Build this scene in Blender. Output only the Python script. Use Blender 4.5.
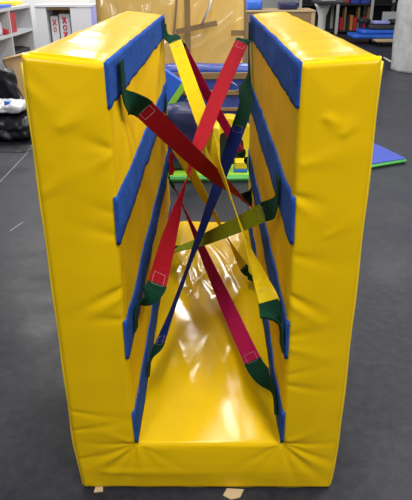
import bpy, bmesh, math, random
import numpy as np
from mathutils import Vector, Matrix, noise

scene = bpy.context.scene
for o in list(bpy.data.objects): bpy.data.objects.remove(o)
COL = scene.collection
random.seed(7)
PI = math.pi

# ------------------------------------------------------------------ camera
PIT, YAW, ROLL, FPX = 0.44365, -0.009223, 0.005176, 577.34
CAM = Vector((0.016, -1.396, 1.544))
cam_d = bpy.data.cameras.new('camera'); cam = bpy.data.objects.new('camera', cam_d); COL.objects.link(cam)
cam_d.sensor_width = 36; cam_d.sensor_fit = 'AUTO'; cam_d.lens = FPX/500*36
cam_d.clip_end = 200; cam_d.clip_start = 0.05
def ray(u, v):
    x = (u-206)/FPX; up = (250-v)/FPX
    c, s = math.cos(ROLL), math.sin(ROLL); x, up = c*x+s*up, -s*x+c*up
    c, s = math.cos(PIT), math.sin(PIT); y = c+up*s; z = up*c-s
    c, s = math.cos(YAW), math.sin(YAW); x, y = c*x+s*y, -s*x+c*y
    return Vector((x, y, z))
fw = ray(206, 250).normalized()
rt = (ray(306, 250)-ray(206, 250)).normalized(); upv = rt.cross(fw)
cam.matrix_world = Matrix(((rt.x, upv.x, -fw.x, CAM.x), (rt.y, upv.y, -fw.y, CAM.y), (rt.z, upv.z, -fw.z, CAM.z), (0, 0, 0, 1)))
scene.camera = cam
def at(u, v, Y): r = ray(u, v); return CAM + r*((Y-CAM.y)/r.y)

# ------------------------------------------------------------------ light
scene.view_settings.view_transform = 'Standard'; scene.view_settings.look = 'None'
scene.view_settings.gamma = 1; scene.view_settings.exposure = 0.1
w = bpy.data.worlds.new('world'); scene.world = w; w.use_nodes = True
w.node_tree.nodes['Background'].inputs[0].default_value = (0.86, 0.93, 1.0, 1)
w.node_tree.nodes['Background'].inputs[1].default_value = 0.13
def area(name, loc, sx, sy, power, col=(1, .98, .94), rot=(0, 0, 0)):
    l = bpy.data.lights.new(name, 'AREA'); l.shape = 'RECTANGLE'; l.size = sx; l.size_y = sy
    l.energy = power; l.color = col
    o = bpy.data.objects.new(name, l); COL.objects.link(o); o.location = loc; o.rotation_euler = rot
    return o
for i, (x, y, p) in enumerate([(0.2, 3.4, 85), (3.2, 2.2, 210), (-2.8, 7.5, 190), (-0.5, 7.6, 110), (0.9, 10.5, 70), (3.4, 8.5, 85), (-2.4, 12.5, 150), (3.2, 14.0, 30),
                               (-1.3, -2.6, 90), (1.7, -2.6, 175), (0.0, 0.4, 40)]):
    area('tube_light', (x, y, 4.3), 0.3, 2.4, p)

# ------------------------------------------------------------------ materials
def mat(name, col, rough=.5, spec=.5, metal=0, bump=0, bscale=40, var=0, vscale=6, coat=0, trans=0, alpha=1, sheen=0):
    m = bpy.data.materials.new(name); m.use_nodes = True
    nt = m.node_tree; b = nt.nodes['Principled BSDF']
    b.inputs['Base Color'].default_value = (*col, 1); b.inputs['Roughness'].default_value = rough
    b.inputs['Specular IOR Level'].default_value = spec; b.inputs['Metallic'].default_value = metal
    b.inputs['Coat Weight'].default_value = coat; b.inputs['Coat Roughness'].default_value = .12
    b.inputs['Sheen Weight'].default_value = sheen
    b.inputs['Alpha'].default_value = alpha
    tc = nt.nodes.new('ShaderNodeTexCoord')
    if var:
        n = nt.nodes.new('ShaderNodeTexNoise'); n.inputs['Scale'].default_value = vscale; n.inputs['Detail'].default_value = 4
        nt.links.new(tc.outputs['Object'], n.inputs['Vector'])
        r = nt.nodes.new('ShaderNodeMapRange'); r.inputs[1].default_value = .3; r.inputs[2].default_value = .7
        r.inputs[3].default_value = 1-var; r.inputs[4].default_value = 1+var
        nt.links.new(n.outputs['Fac'], r.inputs[0])
        mx = nt.nodes.new('ShaderNodeMix'); mx.data_type = 'RGBA'; mx.blend_type = 'MULTIPLY'; mx.inputs[0].default_value = 1
        mx.inputs[6].default_value = (*col, 1); nt.links.new(r.outputs[0], mx.inputs[7])
        nt.links.new(mx.outputs[2], b.inputs['Base Color'])
    if bump:
        n2 = nt.nodes.new('ShaderNodeTexNoise'); n2.inputs['Scale'].default_value = bscale; n2.inputs['Detail'].default_value = 3
        nt.links.new(tc.outputs['Object'], n2.inputs['Vector'])
        bp = nt.nodes.new('ShaderNodeBump'); bp.inputs['Strength'].default_value = bump; bp.inputs['Distance'].default_value = .01
        nt.links.new(n2.outputs['Fac'], bp.inputs['Height']); nt.links.new(bp.outputs[0], b.inputs['Normal'])
    return m
M = {}
YEL = (.80, .505, .003)
M['vinyl'] = mat('yellow_vinyl', YEL, .2, .2, var=.05, vscale=5, bump=.05, bscale=60)
M['vinyl_gloss'] = mat('glossy_yellow_vinyl', YEL, .16, .3, var=.05, vscale=5, bump=.12, bscale=11)
M['lining'] = mat('inner_yellow_lining', YEL, .55, .08, var=.06, vscale=5, bump=.08, bscale=60)
M['piping'] = mat('yellow_piping', (.85, .6, .02), .35)
M['velcro'] = mat('blue_loop_fabric', (.024, .09, .385), .95, .08, bump=.6, bscale=350, var=.25, vscale=40)
M['red'] = mat('red_webbing', (.38, .006, .016), .75, .12, bump=.4, bscale=500, var=.1, vscale=60)
M['crimson'] = mat('crimson_webbing', (.40, .005, .07), .75, .12, bump=.4, bscale=500, var=.1, vscale=60)
M['navy'] = mat('blue_webbing', (.006, .020, .17), .75, .12, bump=.4, bscale=500, var=.1, vscale=60)
M['yellow'] = mat('yellow_webbing', (.82, .60, .006), .75, .12, bump=.4, bscale=500, var=.08, vscale=60)
M['lime'] = mat('lime_webbing', (.27, .36, .015), .75, .12, bump=.4, bscale=500, var=.1, vscale=60)
M['green'] = mat('dark_green_hook_tape', (.007, .05, .026), .9, .08, bump=.7, bscale=400, var=.2, vscale=80)
M['thread'] = mat('pale_thread', (.55, .42, .44), .8)
M['matblue'] = mat('blue_mat_vinyl', (.045, .075, .42), .55, .3, var=.08)
M['matgreen'] = mat('green_mat_edge', (.11, .46, .10), .45)
M['limemat'] = mat('lime_foam', (.30, .62, .05), .5)
M['bundleblue'] = mat('blue_bundle_vinyl', (.03, .07, .36), .3, .6, var=.25, vscale=8, bump=.3, bscale=14)
M['navybag'] = mat('dark_navy_vinyl', (.02, .022, .09), .4, .5, bump=.4, bscale=12)
M['tape'] = mat('brown_tape', (.27, .165, .075), .35, .5, var=.1)
M['tan'] = mat('tan_foam', (.90, .58, .14), .7, .3, var=.08, vscale=3)
M['card'] = mat('brown_cardboard', (.30, .20, .105), .85, .2, var=.08)
M['cardpale'] = mat('pale_cardboard', (.55, .42, .25), .85, .2)
M['white'] = mat('white_laminate', (.60, .62, .66), .5, .4)
M['whiteboard'] = mat('white_board', (.60, .60, .64), .55, .4)
M['red_paint'] = mat('red_card', (.50, .015, .03), .5)
M['blue_paint'] = mat('blue_plastic', (.04, .16, .55), .4)
M['black'] = mat('black_plastic_film', (.012, .013, .018), .38, .4, bump=.35, bscale=9)
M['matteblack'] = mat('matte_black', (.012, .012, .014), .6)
M['whitebag'] = mat('white_plastic_film', (.62, .63, .66), .3, .5, bump=.5, bscale=12)
M['steel'] = mat('grey_painted_steel', (.55, .56, .55), .4, .5)
M['darkfoam'] = mat('dark_grey_fabric', (.05, .05, .055), .9)
M['skyblue'] = mat('bright_blue_vinyl', (.03, .14, .68), .35)
M['orange'] = mat('orange_card', (.55, .2, .03), .6)
M['bubble'] = mat('bubble_wrap', (.50, .51, .53), .25, .6, bump=.7, bscale=22, var=.12, vscale=9)
M['violet'] = mat('violet_blue_edge', (.35, .36, .85), .4)
# clear plastic film
def film():
    m = bpy.data.materials.new('clear_film'); m.use_nodes = True; nt = m.node_tree; nt.nodes.clear()
    out = nt.nodes.new('ShaderNodeOutputMaterial'); t = nt.nodes.new('ShaderNodeBsdfTransparent'); t.inputs[0].default_value = (.97, .97, .97, 1)
    g = nt.nodes.new('ShaderNodeBsdfGlossy'); g.inputs['Roughness'].default_value = .22; g.inputs[0].default_value = (1, 1, 1, 1)
    d = nt.nodes.new('ShaderNodeBsdfDiffuse'); d.inputs[0].default_value = (.85, .85, .85, 1)
    a = nt.nodes.new('ShaderNodeMixShader'); a.inputs[0].default_value = .3
    nt.links.new(g.outputs[0], a.inputs[1]); nt.links.new(d.outputs[0], a.inputs[2])
    b = nt.nodes.new('ShaderNodeMixShader'); b.inputs[0].default_value = .09
    nt.links.new(t.outputs[0], b.inputs[1]); nt.links.new(a.outputs[0], b.inputs[2]); nt.links.new(b.outputs[0], out.inputs[0])
    return m
M['film'] = film()
# polished concrete
def concrete():
    m = bpy.data.materials.new('polished_concrete'); m.use_nodes = True; nt = m.node_tree; b = nt.nodes['Principled BSDF']
    b.inputs['Specular IOR Level'].default_value = .24
    tc = nt.nodes.new('ShaderNodeTexCoord')
    def noi(s, det, rgh=.5):
        n = nt.nodes.new('ShaderNodeTexNoise'); n.inputs['Scale'].default_value = s; n.inputs['Detail'].default_value = det; n.inputs['Roughness'].default_value = rgh
        nt.links.new(tc.outputs['Object'], n.inputs['Vector']); return n
    n1 = noi(2.2, 6, .6); n2 = noi(22, 6, .7); n3 = noi(160, 2)
    r = nt.nodes.new('ShaderNodeValToRGB'); r.color_ramp.elements[0].position = .36; r.color_ramp.elements[1].position = .66
    r.color_ramp.elements[0].color = (.010, .0115, .021, 1); r.color_ramp.elements[1].color = (.036, .0375, .048, 1)
    mx = nt.nodes.new('ShaderNodeMix'); mx.data_type = 'FLOAT'; mx.inputs[0].default_value = .6
    nt.links.new(n1.outputs['Fac'], mx.inputs[2]); nt.links.new(n2.outputs['Fac'], mx.inputs[3])
    nt.links.new(mx.outputs[0], r.inputs[0]); nt.links.new(r.outputs[0], b.inputs['Base Color'])
    r2 = nt.nodes.new('ShaderNodeMapRange'); r2.inputs[1].default_value = .3; r2.inputs[2].default_value = .7; r2.inputs[3].default_value = .34; r2.inputs[4].default_value = .6
    nt.links.new(n1.outputs['Fac'], r2.inputs[0]); nt.links.new(r2.outputs[0], b.inputs['Roughness'])
    bp = nt.nodes.new('ShaderNodeBump'); bp.inputs['Strength'].default_value = .15; bp.inputs['Distance'].default_value = .004
    nt.links.new(n2.outputs['Fac'], bp.inputs['Height']); nt.links.new(bp.outputs[0], b.inputs['Normal'])
    return m
M['concrete'] = concrete()
M['wall'] = mat('white_wall_paint', (.78, .78, .79), .8)
M['scuff'] = mat('pale_scuff', (.32, .32, .33), .7)
M['floortape'] = mat('cream_floor_tape', (.6, .55, .42), .6)

# ------------------------------------------------------------------ mesh helpers
def link(name, me, m, parent=None, smooth=False):
    o = bpy.data.objects.new(name, me); COL.objects.link(o)
    if m is not None: me.materials.append(m)
    if smooth:
        for p in me.polygons: p.use_smooth = True
    if parent is not None:
        o.parent = parent; o.matrix_parent_inverse = parent.matrix_world.inverted()
    return o
def bm_obj(name, bm, m, parent=None, smooth=False):
    bmesh.ops.recalc_face_normals(bm, faces=bm.faces)
    me = bpy.data.meshes.new(name); bm.to_mesh(me); bm.free()
    return link(name, me, m, parent, smooth)
def thing(name, label, cat, loc=(0, 0, 0), group=None):
    o = bpy.data.objects.new(name, None); COL.objects.link(o); o.location = loc; o.empty_display_size = .1
    o.matrix_world = Matrix.Translation(loc)
    o['label'] = label; o['category'] = cat
    if group: o['group'] = group
    return o
def tag(o, label, cat, group=None):
    o['label'] = label; o['category'] = cat
    if group: o['group'] = group
    return o
def struct(o): o['kind'] = 'structure'; return o
def box(bm, lo, hi, mtx=None, bev=0):
    r = bmesh.ops.create_cube(bm, size=1)
    lo = Vector(lo); hi = Vector(hi); c = (lo+hi)/2; s = hi-lo
    for v in r['verts']: v.co = Vector((v.co.x*s.x+c.x, v.co.y*s.y+c.y, v.co.z*s.z+c.z))
    if bev:
        es = list({e for v in r['verts'] for e in v.link_edges})
        rr = bmesh.ops.bevel(bm, geom=es, offset=bev, segments=3, affect='EDGES', profile=.5)
        vs = list({v for f in rr['faces'] for v in f.verts} | {v for v in r['verts'] if v.is_valid})
    else: vs = r['verts']
    if mtx is not None:
        for v in vs: v.co = mtx @ v.co
    return vs
def boxo(name, lo, hi, m, parent=None, bev=0, mtx=None):
    bm = bmesh.new(); box(bm, lo, hi, mtx, bev); return bm_obj(name, bm, m, parent)
def tube(bm, pts, r, n=10):
    pts = [Vector(p) for p in pts]; rings = []
    for i, p in enumerate(pts):
        t = (pts[min(i+1, len(pts)-1)]-pts[max(i-1, 0)]).normalized()
        a = t.orthogonal().normalized() if i == 0 else (rings[-1][1]-t*rings[-1][1].dot(t)).normalized()
        b = t.cross(a); rr = r[i] if hasattr(r, '__len__') else r
        rings.append(([bm.verts.new(p+(a*math.cos(k*2*PI/n)+b*math.sin(k*2*PI/n))*rr) for k in range(n)], a))
    for (A, _), (B, _) in zip(rings, rings[1:]):
        for k in range(n): bm.faces.new((A[k], A[(k+1) % n], B[(k+1) % n], B[k]))
    bm.faces.new(rings[0][0]); bm.faces.new(rings[-1][0][::-1])
def lines(lo, hi, step, fine=(), w=.02, fs=.004):
    """grid lines between lo and hi, denser near the values in fine"""
    xs = [lo]; x = lo
    while x < hi-1e-6:
        s = step
        if any(abs(x-f) < w for f in fine): s = fs
        x = min(hi, x+s)
        if hi-x < .3*s: x = hi
        xs.append(x)
    return xs
def N(x, y, z, s=1): return noise.noise(Vector((x*s, y*s, z*s)))

# ------------------------------------------------------------------ the setting
bm = bmesh.new(); bmesh.ops.create_grid(bm, x_segments=1, y_segments=1, size=.5)
for v in bm.verts: v.co = Vector((v.co.x*15+1, v.co.y*26+7.5, 0))
struct(bm_obj('floor', bm, M['concrete']))
struct(boxo('wall_back', (-6.5, 20, 0), (8.5, 20.2, 4.6), M['wall']))
struct(boxo('wall_left', (-6.7, -5.5, 0), (-6.5, 20.2, 4.6), M['wall']))
struct(boxo('wall_alcove', (-6.5, 9.8, 0), (-.6, 9.95, 1.75), M['wall']))
struct(boxo('wall_right', (8.5, -5.5, 0), (8.7, 20.2, 4.6), M['wall']))

# ------------------------------------------------------------------ the foam tunnel
W2, H, D, B = .4125, 1.37, 1.823, .196
def xl(z): # inner face of left pad (negative)
    return -(.2275 if z > .5 else .2185+.009*max(0, (z-B))/.304)
def xr(z): return .2400-.0165*max(0, min(1, (z-B)/1.1))
def relief(sg, y, z): return (.004*N(y*2.5, z*3.5, sg*4)+.0035*N(y*7, z*9, 2+sg))*max(0, min(1, y/.1))
def outw(sg, z): # sideways bulge of the outer edge
    k = max(0, min(1, z/.2)); return -.014*k if sg < 0 else .012*k*(1-.75*z/H)
def topz(x, y):
    if x < 0:
        k = (x+W2)/(.185)
        return H+.012*(1-k)-.010*k
    k = (W2-x)/(.185); return H+.002*(1-k)-.010*k
TUN = thing('foam_tunnel', 'yellow vinyl foam tunnel with two tall padded sides and blue fabric strips', 'padded tunnel', (0, .9, 0))

# front panel: a U shaped face with a heightfield of pulls and folds
FOLDS = []  # x0,z0,x1,z1,width,amp
def fold(x0, z0, x1, z1, w_, a): FOLDS.append((x0, z0, x1, z1, w_, a))
# pulls from the inner edge of the left leg
fold(-.228, 1.155, -.30, 1.185, .016, -.006); fold(-.228, 1.14, -.29, 1.10, .014, .003)
fold(-.228, .92, -.33, .955, .02, -.004); fold(-.228, .985, -.30, 1.01, .016, -.003)
fold(-.228, .765, -.33, .70, .014, -.0075); fold(-.228, .735, -.31, .68, .014, .004); fold(-.228, .66, -.36, .67, .02, -.004)
fold(-.41, .33, -.23, .30, .012, -.003); fold(-.41, .25, -.25, .29, .012, -.0035)
fold(-.40, .13, -.30, .165, .010, -.003); fold(-.40, .26, -.41, .31, .01, .002)
fold(-.40, 1.30, -.33, 1.22, .03, .004); fold(-.33, 1.22, -.26, 1.27, .03, .004); fold(-.39, 1.05, -.28, 1.13, .03, .003)
# right leg
fold(.226, 1.035, .29, 1.015, .012, -.007); fold(.226, 1.02, .28, .975, .014, .004)
fold(.228, .745, .32, .685, .013, -.0075); fold(.228, .715, .31, .66, .013, .004); fold(.228, .60, .34, .63, .02, -.004)
fold(.23, .43, .36, .41, .014, -.004); fold(.23, .46, .34, .50, .014, -.003)
fold(.30, 1.23, .34, 1.20, .022, .005); fold(.34, 1.20, .37, 1.24, .022, .004); fold(.26, 1.12, .39, 1.16, .03, .003)
fold(.33, .93, .40, .98, .02, .002); fold(.25, .86, .39, .83, .025, -.003); fold(.25, .56, .39, .53, .025, .003)
# radiating folds at the two lower inner corners
for cx_, cz_, sg in ((-.219, .196, -1), (.240, .196, 1)):
    for ang, L, a, w_ in ((178, .14, -.004, .010), (205, .17, -.005, .011), (228, .19, -.006, .013), (252, .17, -.005, .012), (275, .13, .003, .012), (300, .12, -.0035, .012), (325, .16, -.003, .012), (150, .12, .003, .012), (215, .18, .004, .012)):
        a_ = math.radians(ang); dx, dz = math.cos(a_)*L, math.sin(a_)*L
        fold(cx_, cz_, cx_+dx*(-sg), cz_+dz, w_, a*(1.2 if sg > 0 else 1.0))
fold(-.15, .185, .17, .182, .012, -.002); fold(-.28, .08, .26, .075, .03, .003)
FA = np.array(FOLDS)
def foldh(x, z):
    dx = FA[:, 2]-FA[:, 0]; dz = FA[:, 3]-FA[:, 1]; L2 = dx*dx+dz*dz
    t = np.clip(((x-FA[:, 0])*dx+(z-FA[:, 1])*dz)/L2, -.1, 1.1)
    px = FA[:, 0]+t*dx; pz = FA[:, 1]+t*dz
    d2 = (x-px)**2+(z-pz)**2; ww = FA[:, 4]*(.45+.9*np.clip(t, 0, 1))
    return float((FA[:, 5]*np.exp(-d2/(ww*ww))*(1-.75*np.clip(t, 0, 1))).sum())
def border(x, z):
    d = min(x+W2, W2-x, z, topz(x, 0)-z)
    if z > B:
        if x < 0: d = min(d, xl(z)-x)
        else: d = min(d, x-xr(z))
        # inside the channel this is negative
    else:
        zz = z
        if xl(B) < x < xr(B): d = min(d, B-z)
        else:
            c = -.219 if x < 0 else .24
            d = min(d, math.hypot(x-c, z-B))
    return d
def front_panel():
    bm = bmesh.new(); R = .016
    nb = 10
    # normalised columns per region so the warped inner edges are followed exactly
    legs = {}
    zs_low = lines(0, B, .006, (0, B), .018, .003)
    zs_hi = lines(B, H, .006, (H,), .02, .003)
    fa = lines(0, 1, .035, (0, 1), .1, .015)
    mid = lines(0, 1, .016)
    def Y(x, z):
        d = border(x, z); y = 0
        if d < R: y += R-math.sqrt(max(0, R*R-(R-max(d, 0))**2))
        k = min(1, d/.02) if d > 0 else 0
        y -= (foldh(x, z)+.0016*N(x, 0, z, 9)+.003*N(x, 3, z, 3.2))*(.35+.65*k) + .006*min(1, d/.08)
        return y
    def grid(xf, zs):
        rows = []
        for z in zs:
            rows.append([bm.verts.new((x+(outw(math.copysign(1, x), zz)*max(0, (abs(x)-.23)/(W2-.23))), Y(x, zz), zz)) for x, zz in xf(z)])
        for a, b in zip(rows, rows[1:]):
            for i in range(len(a)-1): bm.faces.new((a[i], a[i+1], b[i+1], b[i]))
    def ztop(x, z): return z if z < B+.02 else B+.02+(z-B-.02)*(topz(x, 0)-B-.02)/(H-B-.02)
    grid(lambda z: [(x, ztop(x, z)) for x in [-W2+f*(xl(z)+W2) for f in fa]], zs_hi)
    grid(lambda z: [(x, ztop(x, z)) for x in [xr(z)+f*(W2-xr(z)) for f in fa]], zs_hi)
    lx = [-W2+f*(xl(B)+W2) for f in fa]; rx = [xr(B)+f*(W2-xr(B)) for f in fa]
    mx = [xl(B)+f*(xr(B)-xl(B)) for f in mid]
    grid(lambda z: [(x, z) for x in lx+mx[1:-1]+rx], zs_low)
    bmesh.ops.remove_doubles(bm, verts=bm.verts, dist=.0004)
    # rim going back
    be = [e for e in bm.edges if len(e.link_faces) == 1]
    r = bmesh.ops.extrude_edge_only(bm, edges=be)
    for v in r['geom']:
        if isinstance(v, bmesh.types.BMVert): v.co.y = .03
    return bm_obj('front_panel', bm, M['vinyl'], TUN, True)
front_panel()

def pad_grid(name, us, vs, f, m, parent, close=True):
    """closed tube-like pad: us around the section, vs along the length"""
    bm = bmesh.new(); rows = [[bm.verts.new(f(u, v)) for u in us] for v in vs]
    n = len(us)
    for a, b in zip(rows, rows[1:]):
        for i in range(n): bm.faces.new((a[i], a[(i+1) % n], b[(i+1) % n], b[i]))
    bm.faces.new(rows[0]); bm.faces.new(rows[-1])
    return bm_obj(name, bm, m, parent, True)
def section(pts, r, step):
    """rounded polygon -> list of (point2d, normal2d)"""
    out = []; n = len(pts)
    P = [Vector(p) for p in pts]
    cor = []
    for i in range(n):
        p, a, b = P[i], P[i-1], P[(i+1) % n]
        da = (a-p).normalized(); db = (b-p).normalized()
        cor.append((p+da*r, p, p+db*r))
    for i in range(n):
        a, p, b = cor[i]
        for k in range(5):
            t = k/4; out.append(a*(1-t)**2+p*2*t*(1-t)+b*t*t)
        nx = cor[(i+1) % n][0]; L = (nx-b).length; m_ = max(1, int(L/step))
        for k in range(1, m_): out.append(b.lerp(nx, k/m_))
    return out
def side_pad(sg):
    if sg < 0: poly = [(-W2+.001, .001), (-W2+.001, H), (xl(1), H), (xl(.5), .5), (xl(B)-.0005, B-.03), (xl(B)-.0005, .001)]
    else: poly = [(W2-.001, .001), (xr(B)+.0005, .001), (xr(B)+.0005, B-.03), (xr(1.2), H), (W2-.001, H)]
    if sg > 0: poly = poly[::-1]
    sec = section(poly, .014, .012)
    ys = lines(.022, D, .018, (D,), .02, .004)
    idx = range(len(sec))
    def f(i, y):
        x, z = sec[i]
        # rounded back end
        e = D-y; s = 0 if e > .014 else .014-math.sqrt(max(0, .014**2-(.014-e)**2))
        cx_ = (-W2-.2275)/2 if sg < 0 else (W2+.23)/2
        x += (-s if x > cx_ else s); z += (-s if z > .5 else 0)
        if z > H-.05: 
            k = max(0, (z-H+.05)/.05); z += (topz(x, y)-H)*k
            ins = max(0, min(1, (min(W2-abs(x), abs(x)-.23))/.03))
            if abs(x) < W2-.002 and ins > 0:
                z += ins*(.0045*N(x*.7, y*4.2, sg*5)+.0032*N(x*1.6+y*2, y*11, sg*3)+.0012*N(x*3+y*3, y*26, sg*9)) + .003*ins
            # scalloped edge
            z += .0025*N(0, y*6, sg)
        inner = (x > xl(max(z, B))-.006) if sg < 0 else (x < xr(max(z, B))+.006)
        if inner:
            gap = 1.0
            x += -sg*relief(sg, y, z)
        fr = max(0, min(1, (abs(x)-.23)/(W2-.23)))
        outer = abs(x) > W2-.006
        x += outw(sg, z)*fr
        if outer: x += sg*(.004*N(y*3, z*3, 8+sg)+(.003 if sg < 0 else -.003))
        return Vector((x, y, z))
    o = pad_grid('side_pad', list(idx), ys, f, M['vinyl'], TUN)
    o.data.materials.append(M['lining'])
    for p in o.data.polygons:
        if p.normal.x*sg < -.6 and p.center.z < H-.03: p.material_index = 1
    return o
side_pad(-1); side_pad(1)
def far_(y): return max(.25, min(1, (y-.2)/.5))
def base_pad():
    bm = bmesh.new()
    us = lines(0, 1, .022); ys = lines(.005, D, .011, (0, D), .02, .004)
    def hz(x, y):
        e0 = min(x-xl(B), xr(B)-x); k = max(0, min(1, e0/.07)); k2 = max(0, min(1, y/.2))
        h = .009*N(x*3+y*.8, y*1.8, 0)+far_(y)*.004*N(x*7-y*2, y*2.5+x*2, 3)
        r1 = 1-abs(N(x*6.5+y*1.6, y*1.3-x*1, 7)); r2 = 1-abs(N(x*7-y*1.5+3, y*1.2+x*1.5, 9))
        far = max(0, min(1, (y-.25)/.4))
        h += far*(.010*r1**14+.008*r2**14)*max(0, min(1, .5+1.6*N(x*2, y*2, 20)))
        h *= k*k2
        h += .014*k*min(1, y/.4)
        # rounded front/back edge and tucked sides
        d = min(y, D-y); R = .014
        if d < R: h -= R-math.sqrt(max(0, R*R-(R-d)**2))
        return B+h
    rows = [[bm.verts.new((xl(B)-.003+u*(xr(B)-xl(B)+.006), y, hz(xl(B)+u*(xr(B)-xl(B)), y))) for u in us] for y in ys]
    for a, b in zip(rows, rows[1:]):
        for i in range(len(us)-1): bm.faces.new((a[i], a[i+1], b[i+1], b[i]))
    be = [e for e in bm.edges if len(e.link_faces) == 1]
    r = bmesh.ops.extrude_edge_only(bm, edges=be)
    low = [g for g in r['geom'] if isinstance(g, bmesh.types.BMVert)]
    for v in low: v.co.z = .002
    bmesh.ops.contextual_create(bm, geom=[e for e in r['geom'] if isinstance(e, bmesh.types.BMEdge) and all(v in set(low) for v in e.verts)])
    return bm_obj('base_pad', bm, M['vinyl_gloss'], TUN, True)
base_pad()
# piping round the outer edge of the front
bm = bmesh.new()
zs = [.012+(H-.02)*k/40 for k in range(41)]
pth = [(-W2+.003, .010, .004)]
pth = [(-W2+.002+outw(-1, z)+.0012*math.sin(z*23), .012, z) for z in zs[::-1]]+[(-W2+.012, .012, .005)]
pth += [(x, .010+.001*math.sin(x*40), .005) for x in np.linspace(-W2+.03, W2-.03, 40)]
pth += [(W2-.012, .012, .005)]+[(W2-.002+outw(1, z)+.0012*math.sin(z*19), .012, z) for z in zs]
tube(bm, pth, .0055, 8); bm_obj('edge_piping', bm, M['piping'], TUN, True)
# blue loop fabric strips on the inner faces
STR = [(1.255, 1.366), (.898, 1.03), (.528, .655), (.205, .325)]
def velcro(sg, z0, z1, k):
    bm = bmesh.new(); ys = lines(-.004 if k else .004, D-.01, .012); nz = 10
    rows = []
    for y in ys:
        wob = .0045*N(y*9, k*3, sg*2)+.003*N(y*22, k*5, sg)
        wob2 = .006*N(y*7+4, k*3, sg*2)+.004*N(y*18+9, k*5, sg)
        a, b = z0+wob2, z1+(wob if k else -.004)
        if k == 3: a = z0
        row = []
        for i in range(nz+1):
            z = a+(b-a)*i/nz; x = (xl(z) if sg < 0 else xr(z))-sg*(-.0005+relief(sg, y, z)+.0012*N(y*14, z*30, k+sg))
            row.append(bm.verts.new((x-sg*.004, y, z)))
        rows.append(row)
    fs = []
    for p, q in zip(rows, rows[1:]):
        for i in range(nz): fs.append(bm.faces.new((p[i], p[i+1], q[i+1], q[i])))
    be = [e for e in bm.edges if len(e.link_faces) == 1]
    r = bmesh.ops.extrude_edge_only(bm, edges=be)
    for v in r['geom']:
        if isinstance(v, bmesh.types.BMVert): v.co.x += sg*.010
    return bm_obj('velcro_strip', bm, M['velcro'], TUN, True)
for sg in (-1, 1):
    for k, (a, b) in enumerate(STR): velcro(sg, a, b, k)

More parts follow.
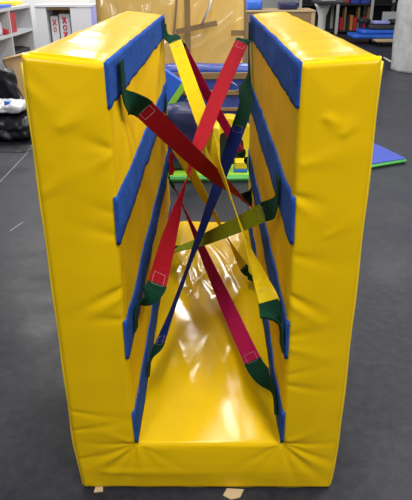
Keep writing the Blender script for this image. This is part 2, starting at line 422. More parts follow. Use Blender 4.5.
# ------------------------------------------------------------------ webbing straps
SW = .031  # half width
def ribbon(bm, C, Wv, th=.0026):
    rows = []; n = len(C)
    for i in range(n):
        t = (C[min(i+1, n-1)]-C[max(i-1, 0)]).normalized()
        w_ = Wv[i]; nn = t.cross(w_).normalized()*th/2
        rows.append([bm.verts.new(C[i]+w_+nn), bm.verts.new(C[i]+w_*.0+nn), bm.verts.new(C[i]-w_+nn), bm.verts.new(C[i]-w_-nn), bm.verts.new(C[i]-nn), bm.verts.new(C[i]+w_-nn)])
    for a, b in zip(rows, rows[1:]):
        for k in range(6): bm.faces.new((a[k], a[(k+1) % 6], b[(k+1) % 6], b[k]))
    bm.faces.new(rows[0]); bm.faces.new(rows[-1][::-1])
def surf(sg, z, off=.012): return (xl(max(z, B)) if sg < 0 else xr(max(z, B)))-sg*off
def strap(label, matn, e0, e1, keys, sag=.01, hw=SW, bow=0, near=0):
    """e = (side, px of the coloured end, (y, z) where the tape meets the wall, (dy, dz) of the patch, patch length)"""
    Q = [Vector((surf(e[0], e[2][1]), e[2][0], e[2][1])) for e in (e0, e1)]
    S = []
    for j, e in enumerate((e0, e1)):
        r = ray(*e[1]); A, Bq = Q[0], Q[1]
        best = None
        for k in range(401):
            P = A.lerp(Bq, k/400); d = P-CAM; depth = d.dot(fw); X = CAM+r*(depth/r.dot(fw))
            q = (P-X).length
            if best is None or q < best[0]: best = (q, X)
        P = best[1]
        if len(e) > 5: P = at(*e[1], e[5])
        S.append(P)
    ax = (S[1]-S[0]).normalized(); L = (S[1]-S[0]).length
    def theta(t):
        for (t0, a0), (t1, a1) in zip(keys, keys[1:]):
            if t <= t1:
                s = (t-t0)/(t1-t0); return a0+(a1-a0)*(s*s*(3-2*s)*.5+s*.5)
        return keys[-1][1]
    n = 60; C = []; Wv = []
    for i in range(n+1):
        t = i/n; P = S[0].lerp(S[1], t)+(Vector((bow, 0, -sag))+(CAM-S[0].lerp(S[1], t)).normalized()*near)*(4*t*(1-t))
        w0 = ax.cross(P-CAM).normalized(); th = math.radians(theta(t))
        C.append(P); Wv.append((Matrix.Rotation(th, 3, ax) @ w0)*hw)
    mid = (Q[0]+Q[1])/2
    T = thing('webbing_strap', label, 'strap', tuple(mid), 'straps crossing the tunnel')
    bm = bmesh.new(); ribbon(bm, C, Wv); wb = bm_obj('webbing', bm, M[matn], T, False)
    for j, e in enumerate((e0, e1)):
        sg = e[0]; out = (-ax if j == 0 else ax); w_s = Wv[0] if j == 0 else Wv[-1]
        pd = Vector((0, e[3][0], e[3][1])).normalized(); q = Q[j]
        d = (q-S[j]).length
        p0 = S[j]-out*.006; p1 = S[j]+out*d*.45; p2 = q-pd*d*.45; p3 = q
        wq = pd.cross(Vector((1, 0, 0))).normalized()*hw
        if wq.dot(w_s) < 0: wq = -wq
        CC = []; WW = []; m_ = 22
        for i in range(m_+1):
            t = i/m_; CC.append(p0*(1-t)**3+p1*3*t*(1-t)**2+p2*3*t*t*(1-t)+p3*t**3)
        for i in range(m_+1):
            t = i/m_; s = min(1, t*1.2); s = s*s*(3-2*s); tt = (CC[min(i+1, m_)]-CC[max(i-1, 0)]).normalized()
            ww = w_s.lerp(wq, s); ww = ww-tt*ww.dot(tt); WW.append(ww.normalized()*hw*1.04)
        for i in range(1, 8):
            P = q+pd*e[4]*i/7; P.x = surf(sg, P.z); CC.append(P); WW.append(wq*1.04)
        # keep clear of the wall
        for i in range(len(CC)):
            for sgn in (1, -1):
                pt = CC[i]+WW[i]*sgn; lim = surf(sg, max(pt.z, B), .0105)
                if (sg < 0 and pt.x < lim) or (sg > 0 and pt.x > lim): CC[i].x += (lim-pt.x)
        for i in range(len(CC)):
            lo_ = min((CC[i]+WW[i]).z, (CC[i]-WW[i]).z)
            if lo_ < .232 and abs(CC[i].x) < .25: CC[i].z += .232-lo_
        bm = bmesh.new(); ribbon(bm, CC, WW, .0036); bm_obj('fastening_tape', bm, M['green'], T, False)
        # stitched box at the coloured end
        bm = bmesh.new(); i0, i1 = (0, max(1, round(.042/L*n))) if j == 0 else (n-max(1, round(.042/L*n)), n)
        for side in (1, -1):
            def pt(i, f):
                tt = ax; nn = tt.cross(Wv[i]).normalized(); return C[i]+Wv[i]*f+nn*.0019*side
            a, b, c, d_ = pt(i0, -.62), pt(i0, .62), pt(i1, .62), pt(i1, -.62)
            for p, q_ in ((a, b), (b, c), (c, d_), (d_, a)):
                tube(bm, [p, p.lerp(q_, .5), q_], 0.0005, 5)
        bm_obj('stitching', bm, M['thread'], wb)
    return T
# far to near
strap('crimson strap sloping down from the far top left, behind the bright yellow strap', 'crimson',
      (-1, (182, 48), (1.795, 1.30), (.0, 1), .02), (1, (241, 152), (1.74, .60), (.6, -.6), .06), [(0, 35), (.5, 40), (1, 40)], near=-.10)
strap('bright yellow strap from the far top left down to the near lower right', 'yellow',
      (-1, (175, 41), (1.70, 1.32), (-.1, 1), .03), (1, (270, 303), (.02, .60), (-.1, -1), .045), [(0, 0), (.33, 8), (.46, 32), (.6, 78), (.84, 98), (.92, 128), (1, 172)], near=0)
strap('mustard yellow strap behind the red straps, twisting down to a dark end at right', 'yellow',
      (-1, (170, 134), (1.62, .93), (.4, .6), .06), (1, (244, 268), (1.02, .235), (.2, -.4), .03), [(0, 15), (.4, 48), (.62, 72), (.8, 86), (1, 50)], 0)
strap('red strap from the far top right to the near left, twisted thin midway', 'red',
      (1, (242, 42), (1.52, 1.29), (.1, 1), .05), (-1, (157, 285), (.13, .60), (-.3, -1), .05), [(0, 0), (.46, 22), (.62, 86), (.70, 104), (.8, 132), (.9, 156), (1, 178)], bow=-.03, near=.05)
strap('crimson strap widening down to the lower right edge of the tunnel floor', 'crimson',
      (-1, (176, 190), (1.70, .56), (.3, .6), .05), (1, (253, 362), (.10, .27), (-.6, -.6), .04), [(0, 88), (.16, 82), (.55, 42), (.8, 12), (1, 0)], near=-.16)
strap('blue strap from the middle right side down to the lower left', 'navy',
      (1, (239, 126), (1.73, 1.28), (.0, 1), .05), (-1, (159, 345), (.30, .25), (-.5, -.6), .05), [(0, 5), (.3, 42), (.5, 60), (.7, 78), (.85, 76), (1, 58)], near=-.10)
strap('broad red strap from the near top left, stitched end below its dark green loop', 'red',
      (-1, (144, 109), (.17, 1.285), (-.02, 1), .062), (1, (248, 204), (1.38, .54), (.5, -.2), .04), [(0, 8), (.4, 15), (.65, 45), (.85, 72), (1, 86)], near=.10)
strap('lime green strap stretched nearly level across the middle of the tunnel', 'lime',
      (1, (264, 212), (.25, .955), (-.05, 1), .05), (-1, (174, 250), (1.30, .25), (.3, -.3), .04), [(0, 5), (.5, 30), (.8, 66), (1, 72)], near=-.13)

# ------------------------------------------------------------------ mats behind the tunnel
def mat_slab(name, corners, h, label, edge='matgreen', top='matblue'):
    c = sum((Vector(p) for p in corners), Vector((0, 0)))/4
    T = thing(name, label, 'gym mat', (c.x, c.y, 0))
    bm = bmesh.new(); lo = [bm.verts.new((x, y, .001)) for x, y in corners]; hi = [bm.verts.new((x, y, h)) for x, y in corners]
    bm.faces.new(lo[::-1]); bm.faces.new(hi)
    for i in range(4): bm.faces.new((lo[i], lo[(i+1) % 4], hi[(i+1) % 4], hi[i]))
    bmesh.ops.bevel(bm, geom=list(bm.edges), offset=.012, segments=3, affect='EDGES')
    bm_obj('edge_band', bm, M[edge], T, True)
    bm = bmesh.new(); ii = [(c+(Vector(p)-c)*.975) for p in corners]
    a = [bm.verts.new((p.x, p.y, h-.004)) for p in ii]; b = [bm.verts.new((p.x, p.y, h+.003)) for p in ii]
    bm.faces.new(a[::-1]); bm.faces.new(b)
    for i in range(4): bm.faces.new((a[i], a[(i+1) % 4], b[(i+1) % 4], b[i]))
    bm_obj('top_cover', bm, M[top], T)
    return T
u = Vector((.90, .43)).normalized(); v_ = Vector((-.43, .90)).normalized()*.62+Vector((.05, .0)); c0 = Vector((1.79, 3.67))
v2 = Vector((-.17, .60))
mat_slab('gym_mat', [tuple(c0-u*.85), tuple(c0), tuple(c0+v2*1.5), tuple(c0-u*.85+v2*1.5)], .045, 'blue gym mat with green edge on the floor right of the tunnel')
mat_slab('gym_mat', [(-.62, 3.13), (.52, 3.17), (.50, 4.30), (-.64, 4.26)], .055, 'gym mat with lime green edge lying behind the tunnel under the blue bundle', 'matgreen', 'limemat')

# blue bundle
def lump(name, lo, hi, m, parent=None, amp=.02, fs=3, nseg=14, bev=.25, seed=0, smooth=True, mtx=None):
    lo = Vector(lo); hi = Vector(hi); c = (lo+hi)/2; s = (hi-lo)/2
    bm = bmesh.new(); bmesh.ops.create_cube(bm, size=2); bmesh.ops.subdivide_edges(bm, edges=bm.edges, cuts=nseg, use_grid_fill=True)
    for v in bm.verts:
        p = v.co.copy(); sp = p.normalized()*max(abs(p.x), abs(p.y), abs(p.z))
        n4 = (abs(p.x)**4+abs(p.y)**4+abs(p.z)**4)**.25
        q = p.lerp(p/n4, bev*2 if bev < .5 else 1)
        P = Vector((q.x*s.x, q.y*s.y, q.z*s.z))
        k = noise.noise(P*fs+Vector((seed*7.3, seed, 0)))+.5*noise.noise(P*fs*2.7+Vector((seed*3.1, 0, seed)))
        P += q.normalized()*amp*k
        if q.z < -.9: P.z = max(P.z, -s.z)
        P += c
        if P.z < lo.z: P.z = lo.z
        v.co = mtx @ P if mtx is not None else P
    return bm_obj(name, bm, m, parent, smooth)
BU = thing('wrapped_bundle', 'blue vinyl mats taped into a bundle with brown tape, behind the straps', 'mat bundle', (-.02, 4.0, .06))
for i in range(3): lump('folded_mat', (-.52, 3.76+i*.16, .062), (.50, 3.915+i*.16, .85-.02*i), M['bundleblue'], BU, .012, 5, 16, .12, i)
for z0, z1 in ((.735, .79), (.60, .64), (.46, .49)):
    bm = bmesh.new(); box(bm, (-.535, 3.742, z0), (.515, 4.245, z1), None, .004); bm_obj('tape_band', bm, M['tape'], BU)
rnd = random.Random(4)
for k in range(7):
    bm = bmesh.new(); x = -.32+k*.11; L = rnd.uniform(.05, .14); z = rnd.uniform(.40, .78)
    tube(bm, [(x, 3.744, z), (x+L*.5, 3.734, z+rnd.uniform(-.03, .03)), (x+L, 3.744, z+rnd.uniform(-.04, .04))], .004, 5)
    bm_obj('film_crease', bm, M['whitebag'], BU, True)

# tan wrapped mattress standing behind
TA = thing('wrapped_foam_block', 'tall tan foam block wrapped in clear plastic and brown tape behind the tunnel', 'foam block', (-.38, 4.8, 0))
lump('foam_core', (-1.10, 4.62, .003), (.345, 5.05, 1.75), M['tan'], TA, .012, 2, 18, .08, 3)
bm = bmesh.new(); nx, nz = 90, 110; rows = []
for j in range(nz+1):
    row = []
    for i in range(nx+1):
        x = -1.13+1.50*i/nx; z = .02+1.75*j/nz
        r1 = 1-abs(N(x*2.2+z*1.6, z*2-x, 1)); r2 = 1-abs(N(x*2-z*2.3, z*1.2+x*1.5, 6))
        row.append(bm.verts.new((x, 4.590-.05*r1**7-.045*r2**7+.014*N(x, 0, z, 7), z)))
    rows.append(row)
for a, b in zip(rows, rows[1:]):
    for i in range(nx): bm.faces.new((a[i], a[i+1], b[i+1], b[i]))
bm_obj('plastic_film', bm, M['film'], TA, True)
TAPES = [0]
def tape(u0, v0, u1, v1, wpx, Y=4.53):
    TAPES[0] += 1; Y -= .006*TAPES[0]
    a, b = at(u0, v0, Y), at(u1, v1, Y); d = (b-a).normalized(); n = Vector((-d.z, 0, d.x))*wpx/100/2
    bm = bmesh.new(); vs = []
    for yy in (Y, Y+.004):
        vs.append([bm.verts.new(Vector((p.x, yy, p.z))) for p in (a-n, b-n, b+n, a+n)])
    bm.faces.new(vs[0]); bm.faces.new(vs[1][::-1])
    for i in range(4): bm.faces.new((vs[0][i], vs[0][(i+1) % 4], vs[1][(i+1) % 4], vs[1][i]))
    bm_obj('tape_strip', bm, M['tape'], TA)
tape(176, 32, 217, 23, 5); tape(187, -5, 188, 60, 5.5); tape(177, -5, 174, 34, 2.2); tape(231, 33, 245, 33, 5); tape(244.5, -6, 246, 60, 2)
bm = bmesh.new(); a = at(212, -3, 4.52); b = at(209, 8, 4.52); c = at(202, 24, 4.52); tube(bm, [a, b, c], .011, 6); bm_obj('film_fold', bm, M['whitebag'], TA, True)

# small folded mat leaning left, navy cushion, yellow pieces
def frame3(o, ex, ez):
    ex = ex.normalized(); ez = (ez-ex*ez.dot(ex)).normalized(); ey = ez.cross(ex)
    return Matrix(((ex.x, ey.x, ez.x, o.x), (ex.y, ey.y, ez.y, o.y), (ex.z, ey.z, ez.z, o.z), (0, 0, 0, 1)))
SM = thing('leaning_mat', 'small blue panel with bright green edge tilted against the blue bundle', 'mat panel', (-.3, 3.6, .06))
p0 = at(169, 113, 3.66); p1 = at(183, 92, 3.66)
F = frame3(p0, p1-p0, Vector((-.45, 0, .5)))
boxo('edge_band', (-.62, -.045, 0), (.30, .045, .055), M['limemat'], SM, .008, F)
boxo('panel_body', (-.62, -.04, .053), (.295, .04, .30), M['skyblue'], SM, .01, F)
o = lump('cushion', (-.40, 3.28, .06), (-.085, 3.56, .58), M['navybag'], None, .03, 4, 14, .3, 5)
tag(o, 'dark navy vinyl cushion standing on the mat behind the straps', 'cushion')
# yellow half ring
RG = thing('foam_half_ring', 'yellow foam arch standing on the mat behind the blue strap', 'foam arch', (.16, 3.5, .06))
bm = bmesh.new(); R0, R1 = .13, .235; cx_, cy_, cz_ = .17, 3.45, .06
sec = []
for k in range(25):
    a = PI*k/24
    row = [bm.verts.new((cx_+r*math.cos(a), y, cz_+.16*(1 if math.sin(a) > .0001 else 0)+r*math.sin(a))) for r, y in ((R0, cy_), (R1, cy_), (R1, cy_+.22), (R0, cy_+.22))]
    sec.append(row)
for a, b in zip(sec, sec[1:]):
    for i in range(4): bm.faces.new((a[i], a[(i+1) % 4], b[(i+1) % 4], b[i]))
bm.faces.new(sec[0]); bm.faces.new(sec[-1][::-1])
bm_obj('arch_body', bm, M['piping'], RG)
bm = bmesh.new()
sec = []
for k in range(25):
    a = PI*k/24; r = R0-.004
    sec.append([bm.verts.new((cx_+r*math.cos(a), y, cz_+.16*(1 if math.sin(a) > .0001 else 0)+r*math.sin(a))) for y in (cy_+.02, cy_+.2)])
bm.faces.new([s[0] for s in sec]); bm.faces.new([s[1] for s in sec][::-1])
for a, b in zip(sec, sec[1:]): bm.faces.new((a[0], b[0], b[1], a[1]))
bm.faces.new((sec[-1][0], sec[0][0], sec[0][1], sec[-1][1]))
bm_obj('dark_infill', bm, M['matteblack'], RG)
a = at(205, 172, 3.3); b = at(220, 124, 3.3)
o = lump('foam_cushion', (a.x, 3.22, .062), (b.x, 3.42, b.z), M['piping'], None, .018, 6, 14, .15, 4); tag(o, 'upright yellow vinyl cushion between the dark cushion and the yellow arch', 'cushion')
BK = thing('foam_block', 'small yellow foam block with blue base on the mat edge', 'foam block', (.25, 3.28, .06))
q = at(240, 170, 3.25)
boxo('base', (q.x-.05, 3.23, .06), (q.x+.06, 3.36, .085), M['skyblue'], BK, .006)
boxo('body', (q.x-.045, 3.235, .0851), (q.x+.055, 3.355, .15), M['piping'], BK, .012)
# loose red tail hanging at the back of the left pad
bm = bmesh.new(); cc = [Vector((-.213+.006*math.sin(k), D+.028, .62-.012*k)) for k in range(12)]
ribbon(bm, cc, [Vector((.014, 0, 0))]*12)
RT = bm_obj('webbing_tail', bm, M['red']); tag(RT, 'short red webbing tail hanging at the far end of the left pad', 'strap')

# ------------------------------------------------------------------ left background
# cube shelf, its open front faces +x
SX, SY1, ST = -2.46, 7.2, 1.20
SH = thing('cube_shelf', 'white open shelving unit with divided cubbies at far left', 'shelf', (SX-.2, SY1-1.3, 0))
t = .035; y0 = SY1-1.9; 
boards = [.04, .44, .865, ST-t]
for z in boards: boxo('shelf_board', (SX-.38, y0, z-t*0), (SX, SY1, z+t), M['white'], SH)
for k in range(3):
    y = SY1-t-k*.9325
    boxo('divider', (SX-.38, y, .002), (SX-.001, y+t, ST-t), M['white'], SH)
boxo('back_panel', (SX-.40, y0, .002), (SX-.381, SY1, ST), M['white'], SH)
zt = .865+t+.001
o = boxo('ring_binder', (SX-.25, SY1-.925, zt), (SX-.02, SY1-.925+.26, zt+.235), M['red_paint'], None, .006); 
bi = thing('ring_binder', 'red ring binder standing on the upper white shelf', 'binder', (SX-.13, SY1-.8, zt)); o.name = 'cover'; o.parent = bi; o.matrix_parent_inverse = bi.matrix_world.inverted()
boxo('spine_label', (SX-.02, SY1-.85, zt+.12), (SX-.018, SY1-.73, zt+.2), M['red_paint'], bi)
o = lump('craft_bag', (SX-.28, SY1-1.55, zt), (SX-.04, SY1-1.12, zt+.17), M['whitebag'], None, .02, 6, 8, .3, 2); tag(o, 'pale plastic bag on the upper white shelf left of the red binder', 'bag')
o = lump('toy', (SX-.09, SY1-1.11, zt), (SX-.01, SY1-1.0, zt+.07), M['red_paint'], None, .01, 8, 5, .4, 4); tag(o, 'small red item beside the pale bag on the shelf', 'toy')
o = lump('storage_tub', (SX-.32, SY1-1.5, zt+.185), (SX-.06, SY1-1.15, zt+.25), M['blue_paint'], None, .01, 8, 6, .2, 4); tag(o, 'small blue tub lying on the pale bag on the shelf', 'tub')
zb = .44+t+.001
o = lump('storage_basket', (SX-.34, SY1-.82, zb), (SX-.03, SY1-.12, zb+.19), M['matteblack'], None, .02, 5, 10, .15, 6); tag(o, 'black basket inside the lower right cubby of the white shelf', 'basket')
o = lump('folded_cloth', (SX-.36, SY1-1.85, ST+.001), (SX-.01, SY1-.75, ST+.035), M['skyblue'], None, .008, 4, 12, .1, 8); tag(o, 'folded blue cloth along the top of the white shelf', 'cloth')
o = lump('sponge', (SX-.30, SY1-.55, ST+.001), (SX-.05, SY1-.12, ST+.05), M['piping'], None, .006, 6, 6, .15, 9); tag(o, 'flat yellow pad at the end of the white shelf top', 'pad')

# white cabinet with an open bay
CY = 9.0
CB = thing('storage_cabinet', 'white storage cabinet with an open bay beyond the shelf', 'cabinet', (-2.3, CY+.25, 0))
xa, xb = at(36, 20, CY).x, at(94, 20, CY).x; xc = at(47, 20, CY).x; xd = at(71, 20, CY).x; ZT = at(60, 7, CY).z
boxo('side_panel', (xa, CY, 0.002), (xc, CY+.5, ZT), M['white'], CB)
boxo('top_panel', (xa, CY-.01, ZT+.001), (xb, CY+.52, ZT+.035), M['white'], CB)
boxo('back_panel', (xc, CY+.46, .002), (xd, CY+.5, ZT), M['card'], CB)
boxo('shelf_board', (xc, CY+.02, .15), (xd, CY+.46, .18), M['white'], CB)
boxo('header_strip', (xc, CY+.01, ZT-.04), (xd, CY+.05, ZT), M['card'], CB)
boxo('door', (xd, CY, .002), (xb-.04, CY+.03, ZT-.005), M['whiteboard'], CB)
boxo('edge_strip', (xb-.04, CY-.004, .002), (xb, CY+.5, ZT-.002), M['violet'], CB)
for k, (u0, u1, v0, tilt, lab) in enumerate(((50, 57.5, 16, 0, 'narrow grey white carton with red print in the cabinet bay, left one'), (58.5, 69, 14, 0, 'wide white carton with bold red print in the cabinet bay'))):
    a = at(u0, v0, CY+.1); b = at(u1, v0, CY+.1)
    T = thing('carton', lab, 'carton', ((a.x+b.x)/2, CY+.2, .181))
    boxo('carton_body', (a.x, CY+.1, .182), (b.x, CY+.3, a.z), M['white'] if k else M['whiteboard'], T, .004)
    bm = bmesh.new(); wd = b.x-a.x; cxx = (a.x+b.x)/2; zc = a.z-.10
    for j in range(4 if k else 2):
        z = zc-j*.115
        # blocky red letterforms: bowl, stem, bar (too blurred in the photo to read)
        if j % 2 == 0:
            for sl in (-1, 1):
                F_ = Matrix.Translation((cxx, CY+.0975, z)) @ Matrix.Rotation(sl*.55, 4, 'Y')
                box(bm, (-wd*.075, -.0015-.0003*sl, -.058), (wd*.075, .0015, .058), F_)
        else:
            tube(bm, [(cxx+wd*.17*math.cos(q*PI/8), CY+.0975, z+.035*math.sin(q*PI/8)) for q in range(17)], wd*.05, 6)
    bm_obj('red_print', bm, M['red_paint'], T)
    boxo('border_stripe', (a.x+wd*.05, CY+.096, .2), (a.x+wd*.10, CY+.0995, a.z-.03), M['steel'], T)

# leaning cardboard sheet, bags
CD = thing('cardboard_box', 'flattened brown cardboard box leaning among bags beside the white shelf', 'cardboard box', (-2.1, 5.9, 0))
a = at(26, 108, 5.75); a.z = .0; tl = at(3, 60, 5.9); tr = at(34, 50, 6.15)
b0 = at(31, 112, 5.75)
bm = bmesh.new()
e1 = Vector((tr.x-tl.x, tr.y-tl.y, tr.z-tl.z)); dn = at(29, 108, 5.55)-tl
F = frame3(tl, dn, e1)
Ld = dn.length; Le = e1.length
boxo('panel', (-.0, -.0, 0), (Ld*1.05, .05, Le*.98), M['card'], CD, .004, F)
boxo('flap', (-.015, -.025, 0), (.012, .055, Le*.98), M['cardpale'], CD, .003, F)
o = lump('rubbish_bag', (-2.32, 4.42, .018), (-1.84, 5.0, .25), M['black'], None, .05, 7, 22, .42, 1); tag(o, 'shiny black plastic bag on the floor left of the tunnel', 'bag')
o = lump('rubbish_bag', (-2.66, 5.06, .018), (-2.14, 5.27, .64), M['black'], None, .07, 5, 18, .35, 2); tag(o, 'tall black plastic bag behind the shiny bag at the left picture edge', 'bag')
o = lump('plastic_bag', (-2.28, 4.5, .27), (-1.90, 4.9, .36), M['whitebag'], None, .035, 8, 18, .4, 3); tag(o, 'crumpled white plastic bag lying on the shiny black bag', 'bag')
lump('print_patch', (-2.10, 4.56, .33), (-2.04, 4.64, .39), M['blue_paint'], o, .006, 9, 6, .3, 3)
bm = bmesh.new(); bmesh.ops.create_grid(bm, x_segments=40, y_segments=40, size=.5)
for v in bm.verts:
    x, y = v.co.x, v.co.y; r = 1+.25*N(math.atan2(y, x)*1.2, 0, 4)
    v.co = Vector((-2.3+x*1.1*r, 4.62+y*1.1*r, .004+.012*max(0, N(x, y, 2, 9))))
o = bm_obj('plastic_sheet', bm, M['black'], None, True); sd = o.modifiers.new('thick', 'SOLIDIFY'); sd.thickness = .001
tag(o, 'black plastic sheet spread on the floor under the bags at left', 'plastic sheet')
def scratch(name, a, b, wd, label):
    A_, B_ = flr(*a), flr(*b); d = (B_-A_).normalized(); n = Vector((-d.y, d.x, 0))*wd/2
    bm = bmesh.new(); vs = [bm.verts.new(p+Vector((0, 0, .0006))) for p in (A_-n, B_-n, B_+n, A_+n)]
    bm.faces.new(vs); r = bmesh.ops.extrude_face_region(bm, geom=list(bm.faces))
    for v in r['geom']:
        if isinstance(v, bmesh.types.BMVert): v.co.z += .0004
    tag(bm_obj(name, bm, M['scuff']), label, 'scuff mark')
def flr(u_, v__, Z=0): r = ray(u_, v__); return CAM+r*((Z-CAM.z)/r.z)
scratch('floor_scuff', (10, 231), (23, 222), .008, 'short pale scuff on the dark floor left of the tunnel')
scratch('floor_scuff', (-4, 186), (33, 147), .006, 'long faint diagonal scratch on the floor below the bags')
# ------------------------------------------------------------------ right background
BW = thing('bubble_wrap_roll', 'tall roll of bubble wrap standing on the floor at far right', 'roll', (3.72, 9.4, 0))
bm = bmesh.new(); rows = []; n = 56
for j in range(40):
    z = .002+1.6*j/39
    rows.append([bm.verts.new((3.76+(.50+.03*N(math.cos(2*PI*k/n)*2, math.sin(2*PI*k/n)*2, z*2.5)+.02*z)*math.cos(2*PI*k/n), 9.35+(.50+.03*N(math.cos(2*PI*k/n)*2, math.sin(2*PI*k/n)*2, z*2.5))*math.sin(2*PI*k/n), z)) for k in range(n)])
for a, b in zip(rows, rows[1:]):
    for k in range(n): bm.faces.new((a[k], a[(k+1) % n], b[(k+1) % n], b[k]))
bm.faces.new(rows[0][::-1]); bm.faces.new(rows[-1]); bm_obj('wrap', bm, M['bubble'], BW, True)
bm = bmesh.new(); tube(bm, [(3.76, 9.35, 1.55), (3.76, 9.35, 1.63)], .06, 16); bm_obj('core_tube', bm, M['card'], BW, True)

# brown cardboard wall of a big box behind the right pad
a = at(262, 9, 9.0); b = at(316, 9, 9.0)
T = thing('cardboard_box', 'large brown cardboard box behind the right pad', 'cardboard box', ((a.x+b.x)/2, 9.4, 0))
boxo('carton_body', (a.x-.3, 9.0, .002), (b.x, 9.7, a.z-.02), M['card'], T, .01)
boxo('top_flap', (a.x-.3, 8.99, a.z-.05), (b.x, 9.02, a.z-.02), M['cardpale'], T, .004)
boxo('seam_tape', (b.x-.07, 8.995, .01), (b.x-.01, 8.999, a.z-.06), M['cardpale'], T)
zc = a.z-.018
a = at(246, 4, 9.25); b = at(262, 4, 9.25)
o = lump('storage_tub', (a.x, 9.1, zc), (b.x, 9.5, zc+.14), M['skyblue'], None, .01, 5, 8, .15, 1); tag(o, 'bright blue tub on the large cardboard box, at its left end', 'tub')
a = at(279, 3, 9.25); b = at(297, 3, 9.25)
o = lump('tool_case', (a.x, 9.1, zc), (b.x, 9.5, zc+.11), M['navybag'], None, .01, 5, 8, .12, 2); tag(o, 'dark case on the large cardboard box, right of the blue tub', 'case')
# work table with pedestal
TB = thing('pedestal_table', 'grey pedestal table with black top beside the brown box', 'table', (2.1, 10.3, 0))
a = at(322, 20, 10.3)
bm = bmesh.new(); tube(bm, [(a.x, 10.3, .03), (a.x, 10.3, .3), (a.x, 10.3, .85), (a.x, 10.3, 1.0), (a.x, 10.3, 1.06)], [.10, .07, .075, .13, .16], 16); bm_obj('pedestal', bm, M['steel'], TB, True)
bm = bmesh.new(); tube(bm, [(a.x, 10.3, .002), (a.x, 10.3, .03)], .3, 20); bm_obj('foot_plate', bm, M['steel'], TB, True)
boxo('table_top', (a.x-.15, 10.0, 1.06), (a.x+.4, 10.8, 1.11), M['matteblack'], TB, .01)
o = boxo('display_case', (a.x-.05, 10.1, 1.111), (a.x+.2, 10.5, 1.3), M['steel'], None, .02); tag(o, 'grey box on the black topped pedestal table', 'box')

# rack with upright posts
RY = 16.4
RK = thing('storage_rack', 'tall steel storage rack with white uprights and dark bays at far right', 'rack', (4.2, RY, 0))
us_ = [337.5, 371.5, 400]
px = [at(u_, 15, RY).x for u_ in us_]+[at(430, 15, RY).x, at(300, 15, RY).x]
for x in px:
    bm = bmesh.new(); box(bm, (x-.04, RY, .002), (x+.04, RY+.05, 2.2)); box(bm, (x-.04, RY+.75, .002), (x+.04, RY+.8, 2.2))
    bm_obj('upright', bm, M['steel'], RK)
xm0, xm1 = min(px), max(px)
zz = [.05, at(350, 7, RY).z+.04, 1.5, 2.1]
for z in zz: boxo('shelf_deck', (xm0, RY+.02, z), (xm1, RY+.78, z+.04), M['matteblack'], RK)
boxo('back_sheet', (xm0, RY+.80, .002), (xm1, RY+.82, 2.2), M['matteblack'], RK)
zl = .091; rnd = random.Random(11)
xs0 = at(338.5, 25, RY).x; x = xs0+.06; k = 0
names = [('red', 'red_paint'), ('tan', 'tape'), ('black', 'matteblack'), ('orange', 'orange'), ('red', 'red_paint'), ('tan', 'tape'), ('dark blue', 'navybag'), ('red', 'red_paint'), ('tan', 'tape')]
ords = ['first', 'second', 'third', 'fourth', 'fifth', 'sixth', 'seventh', 'eighth', 'ninth']
top_z = zz[1]-.03
for k, (cn, mn) in enumerate(names):
    wd = .05 if cn == 'tan' else .085
    hgt = (top_z-zl)*(.97 if cn == 'tan' else rnd.uniform(.40, .60))
    T = thing('file_box' if wd > .06 else 'wood_divider', '%s upright %s in the rack bay, %s from the white post' % (cn, 'file box' if wd > .06 else 'wooden divider', ords[k]), 'file box' if wd > .06 else 'divider', (x+wd/2, RY+.2, zl), 'upright pieces in the rack bay')
    boxo('body', (x, RY+.09, zl), (x+wd, RY+.4, zl+hgt), M[mn], T, .004)
    if wd > .06: boxo('lid', (x-.003, RY+.087, zl+hgt), (x+wd+.003, RY+.403, zl+hgt+.03), M[mn], T, .003)
    x += wd+.02
for k in range(3):
    a = at(340+k*10, 8, RY)
    o = boxo('storage_bin', (a.x+.02, RY+.05, zz[1]+.041), (a.x+.27, RY+.45, zz[1]+.041+.13), M[['red_paint', 'matblue', 'matblue'][k]], None, .015)
    tag(o, ['red bin on the upper rack shelf beside the white post', 'blue bin on the upper rack shelf next to the red bin', 'blue bin on the upper rack shelf, farthest from the red bin'][k], 'bin')
a = at(384, 12, RY); b = at(397, 28, RY)
o = boxo('white_panel', (a.x, RY+.1, .091), (b.x, RY+.16, a.z), M['white'], None, .006); tag(o, 'white board standing in the rack behind the blue mats', 'board')

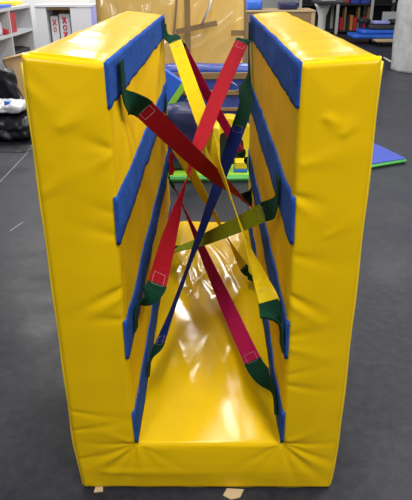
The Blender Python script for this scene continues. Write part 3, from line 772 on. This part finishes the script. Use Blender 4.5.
# low trolley with blue mats
TY = 13.5
TR = thing('platform_trolley', 'low pale wooden trolley carrying blue mats at far right', 'trolley', (4.2, TY+.4, 0))
a = at(372, 44, TY); b = at(399, 44, TY)
boxo('deck', (a.x, TY-.42, .10), (b.x+.6, TY+.8, .14), M['cardpale'], TR, .008)
for xx in (a.x+.12, b.x+.4):
    for yy in (TY-.25, TY+.68):
        bm = bmesh.new(); tube(bm, [(xx-.02, yy, .05), (xx+.02, yy, .05)], .048, 14); box(bm, (xx-.025, yy-.02, .05), (xx+.025, yy+.02, .10)); bm_obj('caster', bm, M['matteblack'], TR)
a = at(352, 40, TY); b = at(400, 40, TY)
lab = ['lowest bright blue mat of the pile on the wooden trolley', 'middle bright blue mat of the pile on the wooden trolley, set back a little', 'top dark mat of the pile on the wooden trolley']
for k in range(3):
    o = lump('folded_mat', (a.x+.22*k, TY-.05+.05*k, .146+.1*k), (b.x+.3, TY+.75, .146+.1*k+.09), M[['skyblue', 'skyblue', 'darkfoam'][k]], None, .008, 4, 12, .12, k+3)
    tag(o, lab[k], 'mat')
q = at(383, 29, TY)
o = lump('pillow', (q.x-.2, TY+.1, .45), (q.x+.22, TY+.5, .53), M['violet'], None, .02, 5, 10, .4, 4); tag(o, 'pale lilac cushion on the pile of mats', 'cushion')
o = lump('duffel_bag', (a.x+.22, TY+.3, .45), (q.x-.22, TY+.7, .56), M['matteblack'], None, .03, 4, 10, .4, 6); tag(o, 'black bag on the mats left of the lilac cushion', 'bag')
o = lump('duffel_bag', (q.x+.24, TY+.2, .45), (b.x+.3, TY+.6, .55), M['matteblack'], None, .03, 4, 10, .4, 7); tag(o, 'black bag on the mats right of the lilac cushion', 'bag')

# ------------------------------------------------------------------ floor bits
def flr(u_, v__, Z=0): r = ray(u_, v__); return CAM+r*((Z-CAM.z)/r.z)
def patch(name, px_, th, m, label, cat):
    bm = bmesh.new(); lo = [bm.verts.new(flr(*p)+Vector((0, 0, .0006))) for p in px_]; hi = [bm.verts.new(v.co+Vector((0, 0, th))) for v in lo]
    n = len(lo); bm.faces.new(lo[::-1]); bm.faces.new(hi)
    for i in range(n): bm.faces.new((lo[i], lo[(i+1) % n], hi[(i+1) % n], hi[i]))
    o = bm_obj(name, bm, m); tag(o, label, cat); return o
patch('cardboard_scrap', [(227, 489), (244, 490), (240, 498), (231, 500), (223, 496)], .003, M['cardpale'], 'pale cardboard scrap poking out under the middle of the front', 'cardboard scrap')
patch('cardboard_scrap', [(96, 486), (103, 487), (103, 492), (94, 493)], .003, M['cardpale'], 'tiny cardboard scrap by the lower left corner of the tunnel', 'cardboard scrap')
patch('floor_tape', [(383, 58), (384, 57), (394, 62), (393, 63.5)], .0008, M['floortape'], 'cream tape line on the floor before the bubble wrap roll', 'tape')
